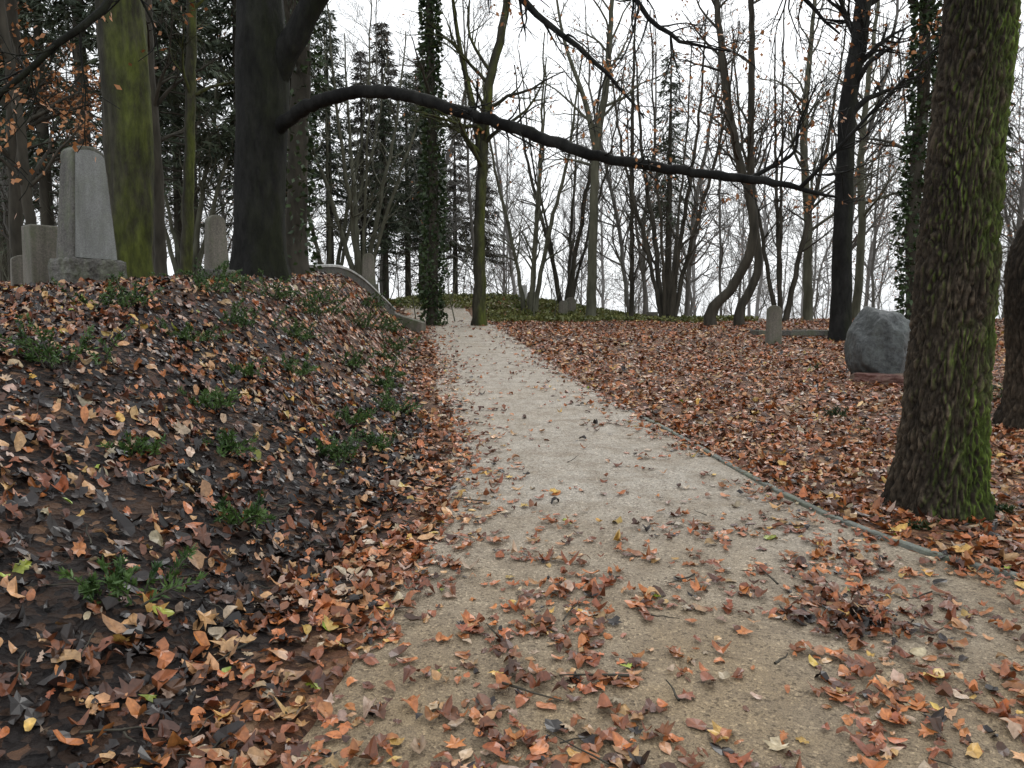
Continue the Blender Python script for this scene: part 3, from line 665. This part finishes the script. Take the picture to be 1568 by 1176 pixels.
grave(6.5, 13.8, -20, [dict(name='stele', prof=arch(.5, .48, .72, .12), t0=.18, t1=.16, mat=M_sand), dict(name='plinth', prof=box(.62, .2), t0=.3, t1=.3, mat=M_rough, zoff=-.06)])
e = obj('grave_border', None, (6.4, 18.2, float(H(6.4, 18.2))), (0, 0, math.radians(-8)))
for (w, dx, dy, r_) in [(1.5, 0, -.9, 0), (1.5, 0, .9, 0), (1.7, -.73, 0, 90), (1.7, .73, 0, 90)]:
    o = slab('edge', box(w, .12), .09, .09, M_rough, e, -.04); o.location = (dx, dy, -.04 + (.003 if r_ else 0)); o.rotation_euler[2] = math.radians(r_)
# sloping coping wall climbing the bank, with end block
mb = MB()
wx = [-2.95, -3.2, -3.5, -3.8, -4.15]; wy = [19.1, 18.5, 17.7, 16.9, 15.9]
cp = smooth_path([(a, b, float(H(a, b, False)) + .17, 0) for a, b in zip(wx, wy)], 30)
T = np.gradient(cp[:, :2], axis=0); T /= np.linalg.norm(T, axis=1)[:, None]; N = np.stack([T[:, 1], -T[:, 0]], 1)
for prof, mi in (([(-.08, -.6), (-.08, -.002), (.08, -.002), (.08, -.6)], 0), ([(-.11, 0), (-.11, .04), (-.09, .055), (.09, .055), (.11, .04), (.11, 0), (-.11, 0)], 1)):
    k = len(prof); V = np.stack([np.stack([cp[:, 0] + N[:, 0] * a, cp[:, 1] + N[:, 1] * a, cp[:, 2] + b], 1) for a, b in prof], 1)
    i = np.arange(len(cp) - 1)[:, None] * k + np.arange(k - 1)[None]
    mb.add(V, np.stack([i, i + 1, i + k + 1, i + k], -1).reshape(-1, 4), mi)
    for en in (0, len(cp) - 1):
        mb.add(V[en][:4] if k == 4 else V[en][[0, 2, 3, 5]], [[0, 1, 2, 3]], mi)
build('stone_retaining_wall', mb, [M_rough, M_pale], smooth=False)
e = obj('stone_end_block', None, (-2.68, 19.4, float(H(-2.68, 19.4))), (0, 0, math.radians(-12)))
slab('block', [(-.50, -.35), (.50, -.35), (.50, .10), (-.1, .28), (-.50, .42)], .34, .34, M_sand, e, 0, .02)

def boulder(name, sx, sy, sz, planes, seed, mat, blend=.03):
    import bmesh
    bm = bmesh.new(); bmesh.ops.create_icosphere(bm, subdivisions=6, radius=1)
    pl = [(nrm(np.array(p[:3], float)), p[3]) for p in planes]
    for v in bm.verts:
        c = np.array(v.co); c = c / np.linalg.norm(c)
        r = 1.16
        for nn, dist in pl:
            d = float(c @ nn)
            if d > .05: r = -blend * math.log(math.exp(-r / blend) + math.exp(-min(dist / d, 3) / blend))
        vv = Vector(c)
        r += .09 * noise.noise(vv * 1.7 + Vector((seed, 0, 0))) + .045 * noise.noise(vv * 4.5) + .014 * noise.noise(vv * 16)
        v.co = vv * r; v.co.x *= sx; v.co.y *= sy; v.co.z *= sz
    me = bpy.data.meshes.new(name); bm.to_mesh(me); bm.free()
    for p in me.polygons: p.use_smooth = True
    me.materials.append(mat); return me
e = obj('memorial_boulder', None, (5.12, 10.7, float(H(5.12, 10.7)) - .04))
obj('stone', boulder('boulder_mesh', .43, .38, .54, [(-.25, -1, .15, .70), (.8, -.7, -.05, .76), (-1, -.2, .1, .86), (-.85, -.3, .7, .80), (.15, -.1, 1, .88), (.9, 0, .45, .90), (0, 0, -1, .85), (.3, 1, 0, .8), (.25, -.7, .75, .80), (1, .1, -.3, .9), (-.7, -.4, -.8, .95)], 5, M_bould), (0, 0, .52), parent=e)
obj('base_slab', boulder('base_slab_mesh', .45, .36, .15, [(0, 0, 1, .6), (0, -1, 0, .85), (1, 0, 0, .9), (-1, -.3, 0, .88)], 9, M_red), (-.02, -.24, .07), parent=e)

# ------------------------------------------------------------------ sky, sun, camera
w = bpy.data.worlds.new('World'); scene.world = w; w.use_nodes = True; nt = w.node_tree
bg = nt.nodes['Background']
sky = nt.nodes.new('ShaderNodeTexSky'); sky.sky_type = 'NISHITA'; sky.sun_disc = False
sky.sun_elevation = math.radians(48); sky.sun_rotation = math.radians(20); sky.dust_density = 4; sky.air_density = 1.5
hs = nt.nodes.new('ShaderNodeHueSaturation'); hs.inputs['Saturation'].default_value = .12; hs.inputs['Value'].default_value = 1.0
mx = nt.nodes.new('ShaderNodeMix'); mx.data_type = 'RGBA'; mx.inputs[0].default_value = .75; mx.inputs[7].default_value = (9.6, 9.95, 10.25, 1)
nt.links.new(sky.outputs[0], hs.inputs['Color']); nt.links.new(hs.outputs[0], mx.inputs[6]); nt.links.new(mx.outputs[2], bg.inputs['Color'])
bg.inputs['Strength'].default_value = .15
sd = bpy.data.lights.new('sun', 'SUN'); sd.energy = .8; sd.angle = math.radians(25); sd.color = (1, .98, .95)
so = bpy.data.objects.new('sun', sd); scene.collection.objects.link(so); so.location = (10, 20, 40)
so.rotation_euler = (math.radians(-42), 0, math.radians(-20))
cam = bpy.data.cameras.new('camera'); cam.sensor_width = 36; cam.lens = 27.2; cam.clip_end = 1200; cam.clip_start = .05
co = bpy.data.objects.new('camera', cam); scene.collection.objects.link(co)
co.location = (0, 0, 1.6); co.rotation_euler = (math.radians(85.4), 0, 0)
scene.camera = co
scene.view_settings.view_transform = 'Standard'; scene.view_settings.look = 'None'; scene.view_settings.exposure = 0
